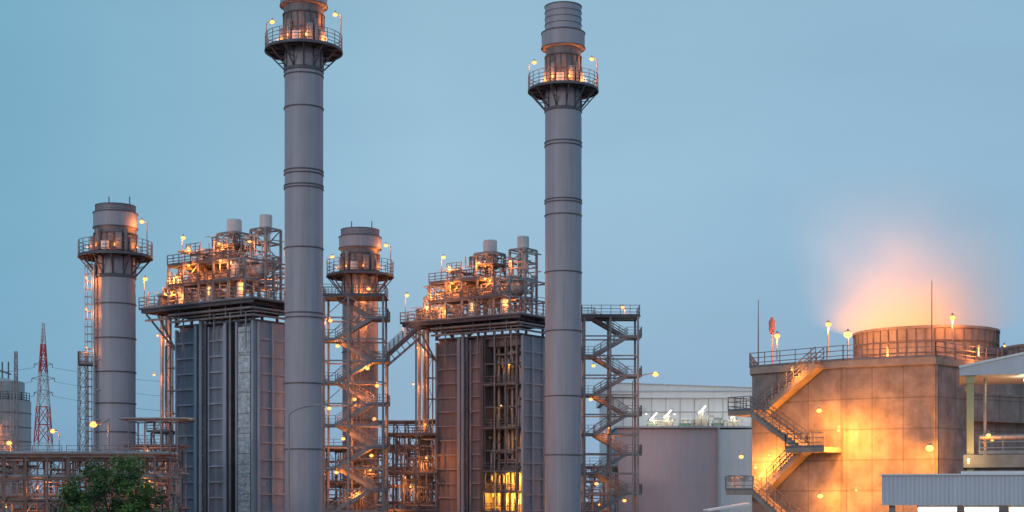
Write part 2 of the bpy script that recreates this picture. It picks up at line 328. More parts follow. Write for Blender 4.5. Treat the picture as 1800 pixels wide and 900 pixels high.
# ------------------------------------------------------------ boilers
TH=math.radians(35)
def boiler(label,npx,D,variant):
    e=thing('boiler_house',label,'boiler',(gx(npx,D),D,0),-TH,'heat recovery boilers')
    H=25.7; ZD=28.0; LN=12.3; WD=9
    MC,MR=(M_CASE,M_RIB) if variant==1 else (M_CASEW,M_RIBW)
    mb=MB()
    if variant==1: mb.box((-LN,.6,0),(0,WD,H))
    else: mb.box((-LN,.6,0),(-5.1,WD,H)); mb.box((-5.1,3.2,0),(0,WD,H)); mb.box((-5.1,.6,H-1.2),(-.0,3.2,H))
    fin(mb,'casing',MC,e)
    def panel(xa,xb):
        p=MB(); p.box((-xa,.25,0),(-xb,.598,H-.5)); pn=fin(p,'wall_panel',MC,e)
        r=MB(); z=1.0
        while z<H-1:
            r.box((-xa,-.02,z),(-xb,.249,z+.17)); z+=1.75
        r.box((-xa-.0,-.14,0),(-xa-.22,.248,H-.3)); r.box((-xb+.22,-.14,0),(-xb,.248,H-.3))
        fin(r,'stiffener_rib',MR,pn)
    if variant==1: panel(4.45,7.0); panel(9.0,12.3)
    else: panel(5.2,7.1); panel(8.8,12.3)
    cols=(3.3,4.1,7.25,8.8) if variant==1 else (5.1,7.35,8.6)
    for c in cols:
        p=MB(); p.box((-c-.2,-.35,0),(-c+.2,-.22,H)); p.box((-c-.06,-.22,0),(-c+.06,.58,H)); fin(p,'column',M_COLUMN if c in(8.8,8.6,4.1) else M_STEEL,e)
    p=MB(); p.tube((-8.1,-.1,0),(-8.1,-.1,H+.6),.24,14)
    for z in range(2,26,3): p.box((-8.45,-.2,z),(-7.75,.6,z+.12))
    fin(p,'downpipe',M_COLUMN,e)
    if variant==1:
        p=MB(); p.box((-2.35,-.05,0),(-.5,.59,H-.6)); fin(p,'insulation_cladding',M_SILVER,e)
        p=MB(); p.box((-.3,-.1,0),(0,.6,H)); p.box((-2.75,-.1,0),(-2.45,.6,H))
        for z in range(2,26,4): p.box((-2.45,-.15,z),(-.3,-.055,z+.1))
        fin(p,'frame_post',M_COLUMN,e)
    else:
        p=MB(); steelframe(p,[-4.9,-3.4,-1.8,-.2],[0,2.2],[0,2.2,4.6,7,9.4,12,14.6,17.2,19.8,22.4,H-.2],.22,False); fin(p,'bay_frame',M_STAIR,e)
        for z in (2.2,4.6,7,9.4,14.6,19.8):
            p=MB(); p.box((-4.9,-.3,z),(-.2,2.6,z+.08)); p.rail([(-4.9,-.3,z+.08),(-.2,-.3,z+.08)],1.0,1.2)
            fin(p,'maintenance_walkway',M_STAIR,e)
        p=MB(); pipework(p,-4.7,-.4,.8,2.9,1,H-2,40,.07,.2)
        for x in (-4.2,-3,-2.2,-1): p.tube((x,2,0),(x,2,H-1),.22,10)
        fin(p,'bay_pipe',M_INS,e)
        for (x,z,pw) in ((-3.4,3.2,300),(-1.2,5.6,420),(-1.0,8.2,260),(-4.2,6.2,90),(-1,12.6,12),(-2,21.5,8),(-3.2,16.6,8)): lamp(e,(x,1.0,z+.8),0,(0,0),pw,.11,(1,.40,.04),M_BULBY,(0,-.3,-.35))
    p=MB(); z=.9
    while z<H-.6: p.box((.1,.5,z),(.26,WD,z+.18)); z+=1.9
    for y in (.45,2.55,4.9,7): p.box((0.11,y,0),(.36,y+.22,H-.06))
    p2=MB(); p2.box((.002,.62,0),(.1,WD,H-.05)); q=fin(p2,'side_panel',M_CASE2,e); fin(p,'side_rib',M_COLUMN,q)
    p=MB(); p.box((-LN-.1,-.1,H+.002),(.15,WD+.1,H+.2))
    for x in (-16.5,-14.5,-LN,-9.8,-7.3,-4.9,-2.4,-.1): p.beam((x,-1.3,ZD-.33),(x,WD+.8,ZD-.33),.2,.34)
    for x in (-LN,-9.8,-7.3,-4.9,-2.4,-.1):
        for y in (.1,WD-.2): p.box((x-.12,y-.12,H+.2),(x+.12,y+.12,ZD-.5))
    for a_,b_ in ((-LN,-9.8),(-7.3,-9.8),(-7.3,-4.9),(-.1,-2.4)): p.beam((a_,.1,H+.2),(b_,.1,ZD-.5),.12)
    for y in (-1.2,4,WD+.6): p.beam((-16.6,y,ZD-.3),(1.1,y,ZD-.3),.2,.36)
    for (x0,y0) in ((-16.3,-.8),(-14.5,-.8),(-16.3,8)): p.beam((-12.3,y0+.8 if y0<0 else y0,H-2.6),(x0,y0,ZD-.6),.18)
    fin(p,'roof_beam',M_STEEL,e)
    p=MB()
    for (z,y,r) in ((H+.55,-.7,.13),(H+1.35,-.85,.15),(H+1.0,-.4,.1)): p.tube((-12.5,y,z),(.6,y,z),r,8); p.tube((.6,y,z),(.6+.0,WD,z),r,8)
    for x in (-11,-6.1,-3.6,-1.2): p.tube((x,-.7,H+.55),(x,-.7,ZD),.08,6); p.tube((x+.5,-.5,0 if x==-3.6 else H-3),(x+.5,-.5,H+1),.09,6)
    p.tube((-16.4,-.8,H+1.0),(-12.5,-.8,H+1.0),.13,8)
    fin(p,'header_pipe',M_GALV,e)
    XL=-16.8
    p=MB(); p.box((XL,-1.5,ZD-.12),(1.2,WD+1,ZD)); fin(p,'roof_deck',M_STEEL,e)
    p=MB(); p.rail([(XL,-1.45,ZD),(1.15,-1.45,ZD),(1.15,WD+.9,ZD)],1.3,1.3,.04); p.rail([(XL,-1.45,ZD),(XL,WD+.9,ZD),(1.15,WD+.9,ZD)],1.3,1.5,.04)
    fin(p,'railing',M_GALV,e)
    p=MB(); steelframe(p,[-12.8,-10.4,-7.9,-5.6,-3.2,-.8],[-.6,4,7.6],[ZD,30.3,32.6],.22,True,None,.45,False)
    steelframe(p,[-8.4,-5.7],[2.7,5.3],[ZD,30.5,32.8,34.8,36.4],.24)
    steelframe(p,[-3.2,-.9],[2.8,5.2],[ZD,30.5,32.8,34.8,36.4],.24)
    steelframe(p,[-15.4,-12.8],[1.5,5],[ZD,29.8,31.4],.16)
    fin(p,'roof_steelwork',M_GALV,e)
    p=MB(); p.box((-12.8,-.8,32.62),(-5,7.6,32.75)); p.rail([(-12.8,-.8,32.75),(-9,-.8,32.75)],1.1,1.0,.045); p.rail([(-9,-.8,32.75),(-5,-.8,32.75),(-5,7.6,32.75)],1.1,1.1,.045)
    fin(p,'upper_walkway',M_STAIR,e)
    p=MB(); p.box((-8.8,2.3,34.82),(-5.3,5.7,34.9)); p.rail([(-8.8,5.7,34.9),(-8.8,2.3,34.9),(-5.3,2.3,34.9),(-5.3,5.7,34.9)],1.1,.9,.045); fin(p,'upper_walkway',M_STAIR,e)
    p=MB(); p.box((-12.8,-.8,30.33),(-.8,1.6,30.45)); p.rail([(-12.8,-.8,30.45),(-.8,-.8,30.45)],1.0,1.2,.045); fin(p,'upper_walkway',M_STAIR,e)
    p=MB(); p.box((-10.8,.2,33.9),(-8.6,3,33.97)); p.rail([(-10.8,.2,33.97),(-8.6,.2,33.97)],1.1,.8); fin(p,'upper_walkway',M_STAIR,e)
    p=MB(); p.tube((-12.2,3.2,31.6),(-2,3.2,31.6),.85,20); p.ball((-12.2,3.2,31.6),.85,12,1); p.ball((-2,3.2,31.6),.85,12,1)
    fin(p,'steam_drum',M_INS,e)
    for (x,y,z,r,h) in ((-11.6,.3,28,.55,2.0),(-6.8,.2,28,.6,1.9),(-2.3,.4,28,.5,2.0),(-9.4,1.0,32.75,.4,1.6),(-4.2,1.4,30.5,.45,1.7)):
        p=MB(); p.lathe([(r,z),(r,z+h),(r*.8,z+h+.2),(r*.3,z+h+.35),(.01,z+h+.36)],20,(x,y)); p.tube((x,y,z+h+.3),(x,y,z+h+.9),.09,8); p.lathe([(r,z+h*.5-.05),(r+.06,z+h*.5),(r,z+h*.5+.05)],20,(x,y)); fin(p,'blowdown_vessel',M_WHITE,e)
    for (x,r) in ((-7.0,.86),(-2.05,.72)):
        p=MB(); p.lathe([(r,36.5),(r,37.95),(r*.92,38.05),(r*.92,37.7)],28,(x,4)); p.lathe([(.25,34),(.25,36.2),(r*1.02,36.45),(r*1.02,36.6)],28,(x,4)); p.lathe([(r*.92,37.7),(.01,37.7)],28,(x,4))
        fin(p,'silencer',M_WHITE,e)
    p=MB(); pipework(p,-14.5,-.6,-.3,7.4,ZD+.2,32.4,100,.035,.12); pipework(p,-9.5,-5,1.8,6,32.8,36,26,.035,.11); pipework(p,-3.6,-.8,2.2,6,32.8,36,14,.035,.11); pipework(p,-16.3,-12.6,-.8,7,ZD+.2,30.0,26,.035,.12); pipework(p,-12.4,-8,0.3,6,32.8,34.4,12,.035,.11)
    for _ in range(24):
        c=(random.uniform(-14,-1),random.uniform(-.2,6),random.uniform(ZD+.3,33.4)); p.box((c[0]-.15,c[1]-.15,c[2]),(c[0]+.15,c[1]+.15,c[2]+random.uniform(.3,.7)))
    fin(p,'pipework',M_INS,e)
    for x,r,h in ((-15.6,.45,1.5),(-14.0,.3,1.2)):
        p=MB(); p.lathe([(r,ZD),(r,ZD+h),(r*1.3,ZD+h+.05),(r*1.3,ZD+h+.3),(r*.3,ZD+h+.5),(.01,ZD+h+.5)],20,(x,1)); fin(p,'roof_vent',M_STEEL,e)
    for (x,y,z,h,pw) in ((-16.2,-1.2,ZD,3.2,120),(-15.0,3,ZD,3.0,100),(-11.9,.6,32.75,3.0,100)): lamp(e,(x,y,z),h,(.5,-.3),pw,.25)
    for (x,y,z,pw) in ((-12,-.2,30.6,190),(-9.2,-.9,31.6,170),(-6.6,-.2,29.0,180),(-4.2,-.9,31.7,90),(-1.5,-.2,29.0,60),(-13.9,.6,29.3,130),(-7,1.6,34.2,120),(-10.4,.2,33.8,120),(-2.4,1.8,34,40),(-8,6.9,31.6,130),(-4.5,6.9,30.5,90),(-10.6,-1.1,28.6,90),(-5,1.5,32.2,120)):
        lamp(e,(x,y,z+.8),0,(0,0),pw,.17,loff=(0,-.1,-.35))
    p=MB()
    for (x,r) in ((-15.9,.2),(-15.2,.16),(-14.6,.22)): p.tube((x,1.2,0),(x,1.2,ZD-.6),r,8)
    fin(p,'riser_pipe',M_INS,e)
    p=MB(); steelframe(p,[-16.6,-14.7,-13],[.2,3.4],[0,2.6,5.4,8.2,11,13.8],.17); steelframe(p,[-14.2,-13],[.2,2.4],[13.8,16,18.6,21.2,23.8],.12)
    fin(p,'side_frame',M_STAIR,e)
    for z in (5.4,8.2,11,13.8):
        p=MB(); p.box((-16.8,-.3,z+.1),(-12.8,3.6,z+.18)); p.rail([(-16.8,3.5,z+.18),(-16.8,-.3,z+.18),(-12.8,-.3,z+.18)],1.1,1.2); fin(p,'side_walkway',M_STAIR,e)
    for (x,z,pw) in ((-15.3,24.5,150),(-15.9,20,90),(-14,14.9,80),(-15,10,60),(-15.5,6.5,60)): lamp(e,(x,.0,z+.5),0,(0,0),pw,.14,loff=(0,-.3,-.2))
    return e
boiler('dark ribbed boiler block with silver cladding strip and lit rooftop pipes',446,168,1)
boiler('dark ribbed boiler block with open yellow lit pipe bay',911,182,2)
# ------------------------------------------------------------ stair towers
def stairtower(label,px0,px1,D,ptop,depth,mids,lampL):
    W=gx(px1,D)-gx(px0,D); e=thing('stair_tower',label,'stair tower',(gx(px0,D),D,0),0,'steel stair towers')
    zt=gz(ptop,D); n=12; lh=zt/n; zs=[i*lh for i in range(n+1)]
    xs=[0.1]+[gx(m,D)-gx(px0,D) for m in mids]+[W-.1]
    p=MB(); steelframe(p,xs,[0,depth],zs,.24,True,.16,.42,False); fin(p,'steel_frame',M_GALV,e)
    ln=W*.2
    for i in range(n):
        z0,z1=zs[i],zs[i+1]; y0,y1=(.25,depth*.45) if i%2==0 else (depth*.55,depth-.25)
        xa,xb=(ln,W-ln) if i%2==0 else (W-ln,ln)
        f=MB()
        for y in (y0,y1):
            f.beam((xa,y,z0+.05),(xb,y,z1),.12,.42)
            f.rail([(xa,y,z0+.1),(xb,y,z1+.1)],1.0,.9,.028,toe=False)
        m=11
        for k in range(m):
            t=(k+.5)/m; x=xa+(xb-xa)*t; z=z0+(z1-z0)*t; f.box((x-.17,y0,z),(x+.17,y1,z+.04))
        fin(f,'stair_flight',M_GALV,e)
        l=MB(); lx0,lx1=(W-ln,W+.35) if i%2==0 else (-.25,ln)
        l.box((lx0,0.1,z1-.1),(lx1,depth-.1,z1-.02)); l.beam((lx0,.02,z1-.1),(lx1,.02,z1-.1),.1,.26)
        l.rail([(lx0,.1,z1),(lx1,.1,z1)],1.05,.8,.028); l.rail([(lx1 if i%2==0 else lx0,.1,z1),(lx1 if i%2==0 else lx0,depth-.1,z1)],1.05,.8,.028)
        fin(l,'landing',M_STAIR,e)
    l=MB(); l.box((-.2,-.2,zt+.0),(W+.2,depth+.2,zt+.1)); l.rail([(-.2,depth,zt+.1),(-.2,-.1,zt+.1),(W+.1,-.1,zt+.1),(W+.1,depth,zt+.1)],1.2,1.2,.03); fin(l,'top_deck',M_STEEL,e)
    for (px,py,pw) in lampL:
        lamp(e,(gx(px,D)-gx(px0,D),depth*.5-.1,gz(py,D)),0,(0,0),pw*1.2,.22,loff=(.0,-.4,-.3))
    return e
t1=stairtower('tall open steel stair tower with zigzag flights beside grey chimney',568,675,172,520,4.2,[612],
  [(575,716,70),(643,645,160),(577,560,70),(660,676,150),(590,605,80),(600,770,120),(655,735,120),(588,830,90),(650,800,110),(625,868,130),(645,503,60),(620,700,80)])
t2=stairtower('open steel stair tower with zigzag flights beside tall chimney',1026,1123,180,556,4.4,[1073],
  [(1074,750,120),(1040,700,50),(1096,803,40),(1050,850,50),(1045,640,30),(1100,880,50)])
lamp(t2,(gx(1100,180)-gx(1026,180),1,gz(556,180)),1.0,(-.3,0),70,.22)
D=181
e=thing('access_stair','inclined steel stair linking stair tower and boiler deck','stair',(0,0,0))
a=Vector((gx(676,D),D,gz(628,D))); b=Vector((gx(738,D+5),D+5,gz(572,D+5)))
p=MB()
for o_ in (0,1.2):
    v=Vector((0,o_,0)); p.beam(a+v,b+v,.12,.4); p.beam(a+v+Vector((0,0,-1.2)),b+v+Vector((0,0,-1.4)),.1)
    for k in range(7):
        t=k/7; p.beam(a.lerp(b,t)+v,a.lerp(b,t+1/7)+v+Vector((0,0,-1.3)),.07)
fin(p,'stringer',M_STAIR,e)
p=MB()
for o_ in (0,1.2): p.rail([a+Vector((0,o_,.2)),b+Vector((0,o_,.2))],1.1,1.0,.03,toe=False)
fin(p,'handrail',M_STAIR,e)
p=MB()
for k in range(22):
    c=a.lerp(b,(k+.5)/22); p.box((c.x-.14,c.y,c.z+.1),(c.x+.14,c.y+1.2,c.z+.15))
fin(p,'tread',M_STEEL,e)
p=MB(); p.beam((b.x-.5,b.y+.6,0),(b.x-.5,b.y+.6,b.z-.4),.2); p.beam((a.x+.3,a.y+.6,0),(a.x+.3,a.y+.6,a.z-.4),.2); fin(p,'support_post',M_STAIR,e)
lamp(e,(b.x-2,b.y-.3,b.z-.6),0,(0,0),90,.12,loff=(0,-.3,-.2))
# ------------------------------------------------------------ pipe racks
def piperack(label,px0,px1,D,py,nb,pipes,depth=4,mats=(M_RUST,M_INS),w=.17):
    x0=gx(px0,D); x1=gx(px1,D); zt=gz(py,D); W=x1-x0
    e=thing('pipe_rack',label,'pipe rack',(x0,D,0),0,'elevated pipe racks')
    xs=[W*i/nb for i in range(nb+1)]; zs=[0,zt*.35,zt*.6,zt*.8,zt-.1]
    p=MB(); steelframe(p,xs,[0,depth],zs,w,True); fin(p,'steel_frame',mats[0],e)
    for k in range(pipes):
        y=.1+(depth-.2)*k/max(1,pipes-1); r=random.uniform(.06,.17)
        q=MB(); z=zt+r+.02; q.tube((-1,y,z),(W+1,y,z),r,10)
        for i in range(int(W/3)): q.tube((i*3+1,y,z),(i*3+1.12,y,z),r*1.2,10)
        fin(q,'pipe',random.choice((M_INS,M_GALV,M_RUST)),e)
    for lv in (1,2,3):
        q=MB()
        for k in range(5): y=.3+k*.8; q.tube((-.5,y,zs[lv]+.22),(W+.5,y,zs[lv]+.22),random.uniform(.06,.16),8)
        fin(q,'lower_pipe',random.choice((M_GALV,M_RUST)),e)
    return e
r1=piperack('brown steel pipe rack carrying long horizontal pipes',-30,272,125,800,8,9,5,w=.15)
r2=piperack('steel pipe rack with stacked pipes beside short chimney',226,312,156,738,3,6,4,mats=(M_STAIR,M_INS),w=.14)
r3=piperack('dark steel pipe rack between the two boiler blocks',672,772,196,742,5,7,6,mats=(M_STEEL,M_INS))
r4=piperack('dark steel pipe rack between the two boiler blocks',540,790,212,790,10,7,6,mats=(M_STEEL,M_INS))
for (r,x,y,z,pw) in ((r1,4,1.5,7,50),(r1,1.4,1.5,5.5,60),(r1,9,1.5,6.2,60),(r1,12.8,1.5,7.2,70),(r2,2,-.3,11,50),(r3,3,-.3,9,110),(r3,5.5,-.3,13,80),(r4,13,-.4,8.5,100)): lamp(r,(x,y,z),0,(0,0),pw,.1,loff=(0,-.3,-.2))
for (lab,px0,px1,D,z1,n,lp) in (('cluster of insulated pipes and valves between boiler blocks',676,768,188,14,80,100),('cluster of insulated pipes and valves beside the boiler',236,306,160,11.5,50,70),
      ('cluster of insulated pipes behind the brown rack',-20,110,136,9.6,60,50),('cluster of insulated pipes behind the brown rack',118,300,136,9.6,80,60),
      ('dense pipes at the foot of the stair tower',570,672,182,12,80,70),('dense pipes at the foot of the stair tower',1020,1086,190,10,50,40)):
    e=thing('pipe_manifold',lab,'pipework',(gx(px0,D),D,0),0,'yard pipe manifolds'); W=gx(px1,D)-gx(px0,D)
    p=MB(); pipework(p,0,W,0,4,.3,z1,n,.05,.15); fin(p,'pipe',M_GALV,e)
    p=MB(); steelframe(p,[0,W/3,W*.66,W],[0,4],[0,z1*.33,z1*.66,z1],.14); fin(p,'support_frame',M_STEEL,e)
    for z in (z1*.33,z1*.66,z1):
        p=MB(); p.box((0,-.2,z+.1),(W,4,z+.17)); p.rail([(0,-.2,z+.17),(W,-.2,z+.17)],1.1,1.2,.028); fin(p,'walkway',M_STAIR,e)
    for k in range(3): lamp(e,(W*(.2+.3*k),-.4,z1*(.3+.25*k)),0,(0,0),lp,.13,loff=(0,-.3,-.2))
def mast(label,px,D,ptop,w0,w1,mats,name='lattice_mast',arms=(),tk=.6):
    e=thing(name,label,'lattice tower',(gx(px,D),D,0)); H=gz(ptop,D); s=D/F
    nb=12
    lv=[H*(1-(1-k/nb)**1.25) for k in range(nb+1)]
    for k in range(nb):
            p=MB()
            z0,z1=lv[k],lv[k+1]; a=(w0+(w1-w0)*z0/H)*s/2; b=(w0+(w1-w0)*z1/H)*s/2; th=max(.05,tk*s)
            for sx,sy in ((-1,-1),(1,-1),(1,1),(-1,1)): p.beam((sx*a,sy*a,z0),(sx*b,sy*b,z1),th*1.6)
            for (s0,s1) in (((-1,-1),(1,-1)),((1,-1),(1,1)),((1,1),(-1,1)),((-1,1),(-1,-1))):
                p.beam((s0[0]*a,s0[1]*a,z0),(s1[0]*b,s1[1]*b,z1),th); p.beam((s1[0]*a,s1[1]*a,z0),(s0[0]*b,s0[1]*b,z1),th); p.beam((s0[0]*b,s0[1]*b,z1),(s1[0]*b,s1[1]*b,z1),th)
            fin(p,'lattice_section',mats[k//2%len(mats)],e)
    for (py,hw) in arms:
        p=MB(); z=gz(py,D)
        for sg in (-1,1): p.beam((0,0,z+.8),(sg*hw*s,0,z),.9*s); p.beam((0,0,z-.6),(sg*hw*s,0,z),.9*s); p.beam((sg*hw*s,0,z),(sg*hw*s,0,z-6*s),1.1*s)
        fin(p,'crossarm',M_STAIR,e)
    return e
mast('red and white lattice transmission pylon with crossarms',76,430,568,40,2.5,[M_RED,M_WHITE],'transmission_pylon',arms=((640,16),(665,20),(690,16)),tk=1.0)
mast('slim grey lattice mast behind pipe rack',146,170,618,16,14,[M_GALV])
mast('slim grey lattice mast at plant edge',28,230,618,10,4,[M_GALV])
e=thing('power_line','thin black power cables hung from the pylon','power line')
for (z,dx) in ((640,16),(665,20),(690,16)):
    for sg in (-1,1):
        D=430; p=MB(); a=Vector((gx(76+sg*dx,D),D,gz(z+6,D))); b=a+Vector((70 if sg>0 else -60,-25,-6))
        pts=[a.lerp(b,t/12)+Vector((0,0,-8*(t/12)*(1-t/12))) for t in range(13)]
        for u,v in zip(pts[:-1],pts[1:]): p.beam(u,v,.08)
        fin(p,'cable',M_FLANGE,e)
# pale storage tank at far side
D=240; s=D/F; e=thing('storage_tank','pale banded storage tank with stepped top and scaffold frame','tank',(gx(-8,D),D,0))
R=60*s; z1=gz(705,D); z0=gz(672,D)
p=MB(); p.lathe([(R,0),(R,z1),(R*.82,z1),(R*.82,z0),(R*.7,z0+.2),(.01,z0+.9)],56); fin(p,'tank_shell',M_TANK,e)
p=MB()
for k in range(9):
    z=2+k*2.2
    if z<z1: p.lathe([(R,z-.06),(R+.08,z-.05),(R+.08,z+.05),(R,z+.06)],56)
p.rail([Vector((R*math.cos(t*math.pi/14-math.pi),R*math.sin(t*math.pi/14-math.pi),z1)) for t in range(15)],1.2,1.2,.05)
fin(p,'band',M_STAIR,e)
p=MB(); steelframe(p,[-R*.2,R*.15,R*.5,R*.85],[-R-1.2,-R+.1],[0,4,8,12,16,z1+2.5],.12); fin(p,'scaffold_frame',M_GALV,e)
p=MB(); p.beam((-R*.4,0,gz(640,D)),(R*.45,0,gz(658,D)),.25); 
for x in (-R*.1,R*.2,R*.38): p.beam((x,0,z0),(x,0,gz(636,D)),.18)
fin(p,'davit',M_STEEL,e)
for (px,py) in ((43,782),(14,752)): lamp(e,(gx(px,D)-gx(-8,D),-R-2,gz(py,D)),0,(0,0),160,.4,loff=(0,-.4,-.4))
# ------------------------------------------------------------ white halls
D=235; x0=gx(1070,D); e=thing('warehouse','long white clad hall with pale layered roof','building',(x0,D,0)); W=gx(1420,D)-x0
z1=gz(700,D); z2=gz(668,D)
p=MB(); p.box((0,0,0),(W,25,z1)); fin(p,'wall',M_WHITEB,e)
p=MB(); p.add([(-.5,-.6,z1+.01),(W,-.6,z1+.01),(W,-.6,z2-1.6),(-.5,-.6,z2-.5),(-.5,26,z1),(W,26,z1),(W,26,z2-1.6),(-.5,26,z2-.5)],[(0,1,2,3),(5,4,7,6),(3,2,6,7),(0,3,7,4),(1,5,6,2)])
fin(p,'roof',M_WHITEB,e)
p=MB(); p.box((-.5,-.75,z1+.9),(W,-.61,z1+1.0)); p.beam((-.5,-.68,z2-.45),(W,-.68,z2-1.55),.15,.16); p.box((-.3,-.2,z1-2.2),(W,-.01,z1-2.05))
for k in range(14): p.box((W*k/14,-.12,gz(760,D)),(W*k/14+.1,-.01,z1-.02))
fin(p,'trim',M_TANK,e)
for k in range(5): lamp(e,(W*(.18+.14*k),-3,z1-2.6),0,(0,0),75,.12,(.95,.9,.8),M_TUBE,(0,-1.5,-.3))
D=200; x0=gx(1086,D); xe=gx(1262,D); W=xe-x0; zt=gz(751,D)
e=thing('turbine_hall','mauve clad hall with white end bay and flat roof','building',(x0,D,0))
def corr(p,xa,xb,y,z0,z1,pitch=.6,dep=.09):
    x=xa; vs=[];k=0
    while x<xb+1e-6:
        vs.append((x,y-(dep if k%2 else 0)));  k+=1; x+=pitch/2
    vv=[(a,b,z0) for a,b in vs]+[(a,b,z1) for a,b in vs]; n=len(vs)
    p.add(vv,[(i,i+1,n+i+1,n+i) for i in range(n-1)])
p=MB(); p.box((0,0,0),(W,20,zt-.1)); corr(p,0,W,-.02,0,zt-.3,.8,.015); fin(p,'wall',M_PINK,e)
p=MB(); p.box((W+.002,-.5,0),(gx(1322,D)-x0,20,zt-.3)); corr(p,W+.1,gx(1322,D)-x0,-.52,0,zt-.6,.9,.03); fin(p,'end_bay',M_WHITEB,e)
p=MB(); p.box((-.3,-.7,zt-.1),(gx(1322,D)-x0+.4,20.3,zt+.12)); p.box((W-.1,-.8,0),(W+.12,-.55,zt-.11)); fin(p,'roof',M_WHITE,e)
for px in (1278,1300): p=MB(); p.box((gx(px,D)-x0,-.9,gz(842,D)),(gx(px,D)-x0+.9,-.66,gz(835,D))); fin(p,'louvre',M_TANK,e)
for i,(px,pw,hh) in enumerate(((1172,20,26),(1205,22,20),(1232,26,36),(1262,20,22),(1288,18,24),(1147,18,20))):
    Dm=207; s=Dm/F; r=thing('roof_fan_unit','green and grey roof ventilation unit under flood lamp','ventilation unit',(gx(px,Dm),Dm,zt+.121),0,'roof ventilation units')
    p=MB(); p.box((-pw*s/2,-1,.3),(pw*s/2,1,hh*s*.45)); 
    for xx in (-pw*s/2+.1,pw*s/2-.1): p.box((xx-.08,-.9,0),(xx+.08,.9,.3))
    fin(p,'housing',M_GREEN if i%2 else M_GALV,r)
    p=MB(); p.lathe([(.5,hh*s*.45),(.42,hh*s*.7),(.6,hh*s*.8),(.6,hh*s*.9),(.01,hh*s*.92)],20); fin(p,'cowl',M_WHITE,r)
    p=MB(); p.pipe([(pw*s*.4,-1.2,.4),(pw*s*.4,-1.2,hh*s*.6),(pw*s*.8,-1.2,hh*s*.6)],.1,8); p.rail([(-pw*s*.6,-1.6,0),(pw*s*.7,-1.6,0)],1.0,1.0); fin(p,'duct',M_GALV,r)
    if i in (0,2,4,5):
        l=MB(); hz=hh*s*.75; l.tube((0,-1.9,0),(0,-1.9,hz),.05,6); l.beam((-.6,-1.9,hz-.1),(.45,-1.9,hz+1.0),.28,.1); lo=fin(l,'flood_lamp',M_GALV,r)
        l=MB(); l.beam((-.55,-2.0,hz-.12),(.4,-2.0,hz+.9),.2,.16); fin(l,'tube_bulb',M_TUBE,lo); light(lo,(0,-2.5,hz),90,(1,.85,.5))
# ------------------------------------------------------------ cooling tower
P=[(gx(1322,118),118),(gx(1484,112),112),(gx(1645,109),109),(gx(1712,113),113),(gx(1990,124),124),(gx(1960,150),150),(gx(1560,150),150),(gx(1345,135),135)]
ZT=16.2
ct=thing('cooling_tower','concrete cooling tower with fan cylinders and outside stair','cooling tower',(0,0,0))
p=MB(); p.prism(P,0,ZT-.5); fin(p,'wall',M_CONC,ct)
cx_=sum(a for a,b in P)/8; cy_=sum(b for a,b in P)/8
p=MB(); P2=[(cx_+(a-cx_)*1.012,cy_+(b-cy_)*1.012) for a,b in P]; p.prism(P2,ZT-.498,ZT); fin(p,'roof_slab',M_CONCL,ct)
for (px,D,tops) in ((1627,120,19.1),(1880,131,19.1)):
    c=(gx(px,D),D); R=5.45; p=MB()
    p.lathe([(R*1.01,ZT+.003),(R*.985,ZT+1.4),(R,tops-.2),(R+.12,tops-.2),(R+.12,tops),(R-.2,tops),(R-.3,ZT+.2)],72,c)
    fc=fin(p,'fan_cylinder',M_CONCL,ct); p=MB()
    for k in range(48):
        a=2*math.pi*k/48; p.beam((c[0]+R*1.005*math.cos(a),c[1]+R*1.005*math.sin(a),ZT),(c[0]+R*1.005*math.cos(a),c[1]+R*1.005*math.sin(a),tops-.2),.07,.06)
    for z in (ZT+.9,ZT+1.8): p.lathe([(R*.99,z-.04),(R+.05,z-.04),(R+.05,z+.04),(R*.99,z+.04)],72,c)
    fin(p,'cylinder_rib',M_RUST,fc)
pr=[Vector((a,b,ZT)) for a,b in P2]
p=MB(); p.rail([pr[7],pr[0],pr[1],pr[2],pr[3],pr[4]],1.1,1.3,.03); fin(p,'railing',M_STAIR,ct)
p=MB()
for q in (P[1],P[2]): p.box((q[0]-.1,q[1]-.12,0),(q[0]+.1,q[1]+.1,ZT-.502))
fin(p,'corner_pilaster',M_CONC,ct)
p=MB()
a=Vector((P[3][0]-.5,P[3][1]-1.1,0)); b=Vector((P[4][0],P[4][1]-1.2,0))
a.z=b.z=gz(694,112); p.slab(a,b,Vector((0,1.3,0)),gz(694,112)-gz(740,112)); a.z=b.z=gz(694,112)+.14; p.slab(a+Vector((-.1,-.15,0)),b+Vector((0,-.15,0)),Vector((0,1.5,0)),.137)
fin(p,'air_inlet_ledge',M_CONC,ct)
A=Vector((P[0][0],P[0][1],0)); Bv=Vector((P[1][0],P[1][1],0)); dd=(Bv-A).normalized(); nn=Vector((dd.y,-dd.x,0))
if nn.y>0: nn=-nn
def onl(px,off):
    o_=A+nn*off; k=(px-900)/F; t=(k*o_.y-o_.x)/(dd.x-k*dd.y); return o_+dd*t
def pt(px,py,off):
    q=onl(px,off); q.z=gz(py,q.y); return q
def flight(a,b,off0,off1,nm='stair_flight'):
    w=nn*(off1-off0); p=MB(); n=max(4,int(abs(b.z-a.z)/.19))
    p.slab(a,b,w,.5)
    for k in range(n):
        t0=k/n;t1=(k+1)/n; c0=a.lerp(b,t0); c1=a.lerp(b,t1); zz=max(c0.z,c1.z)
        q=[c0,c1,c1+w,c0+w]; lo=[Vector((v.x,v.y,min(c0.z,c1.z))) for v in q]; hi=[Vector((v.x,v.y,zz)) for v in q]
        p.add(lo+hi,[(4,5,6,7),(0,1,5,4),(1,2,6,5),(2,3,7,6),(3,0,4,7)])
    o=fin(p,nm,M_CONCL,ct)
    r=MB(); r.rail([a+w,b+w],1.05,.8,.03,toe=False); r.rail([a,b],1.05,.8,.03,toe=False); fin(r,'handrail',M_STAIR,o)
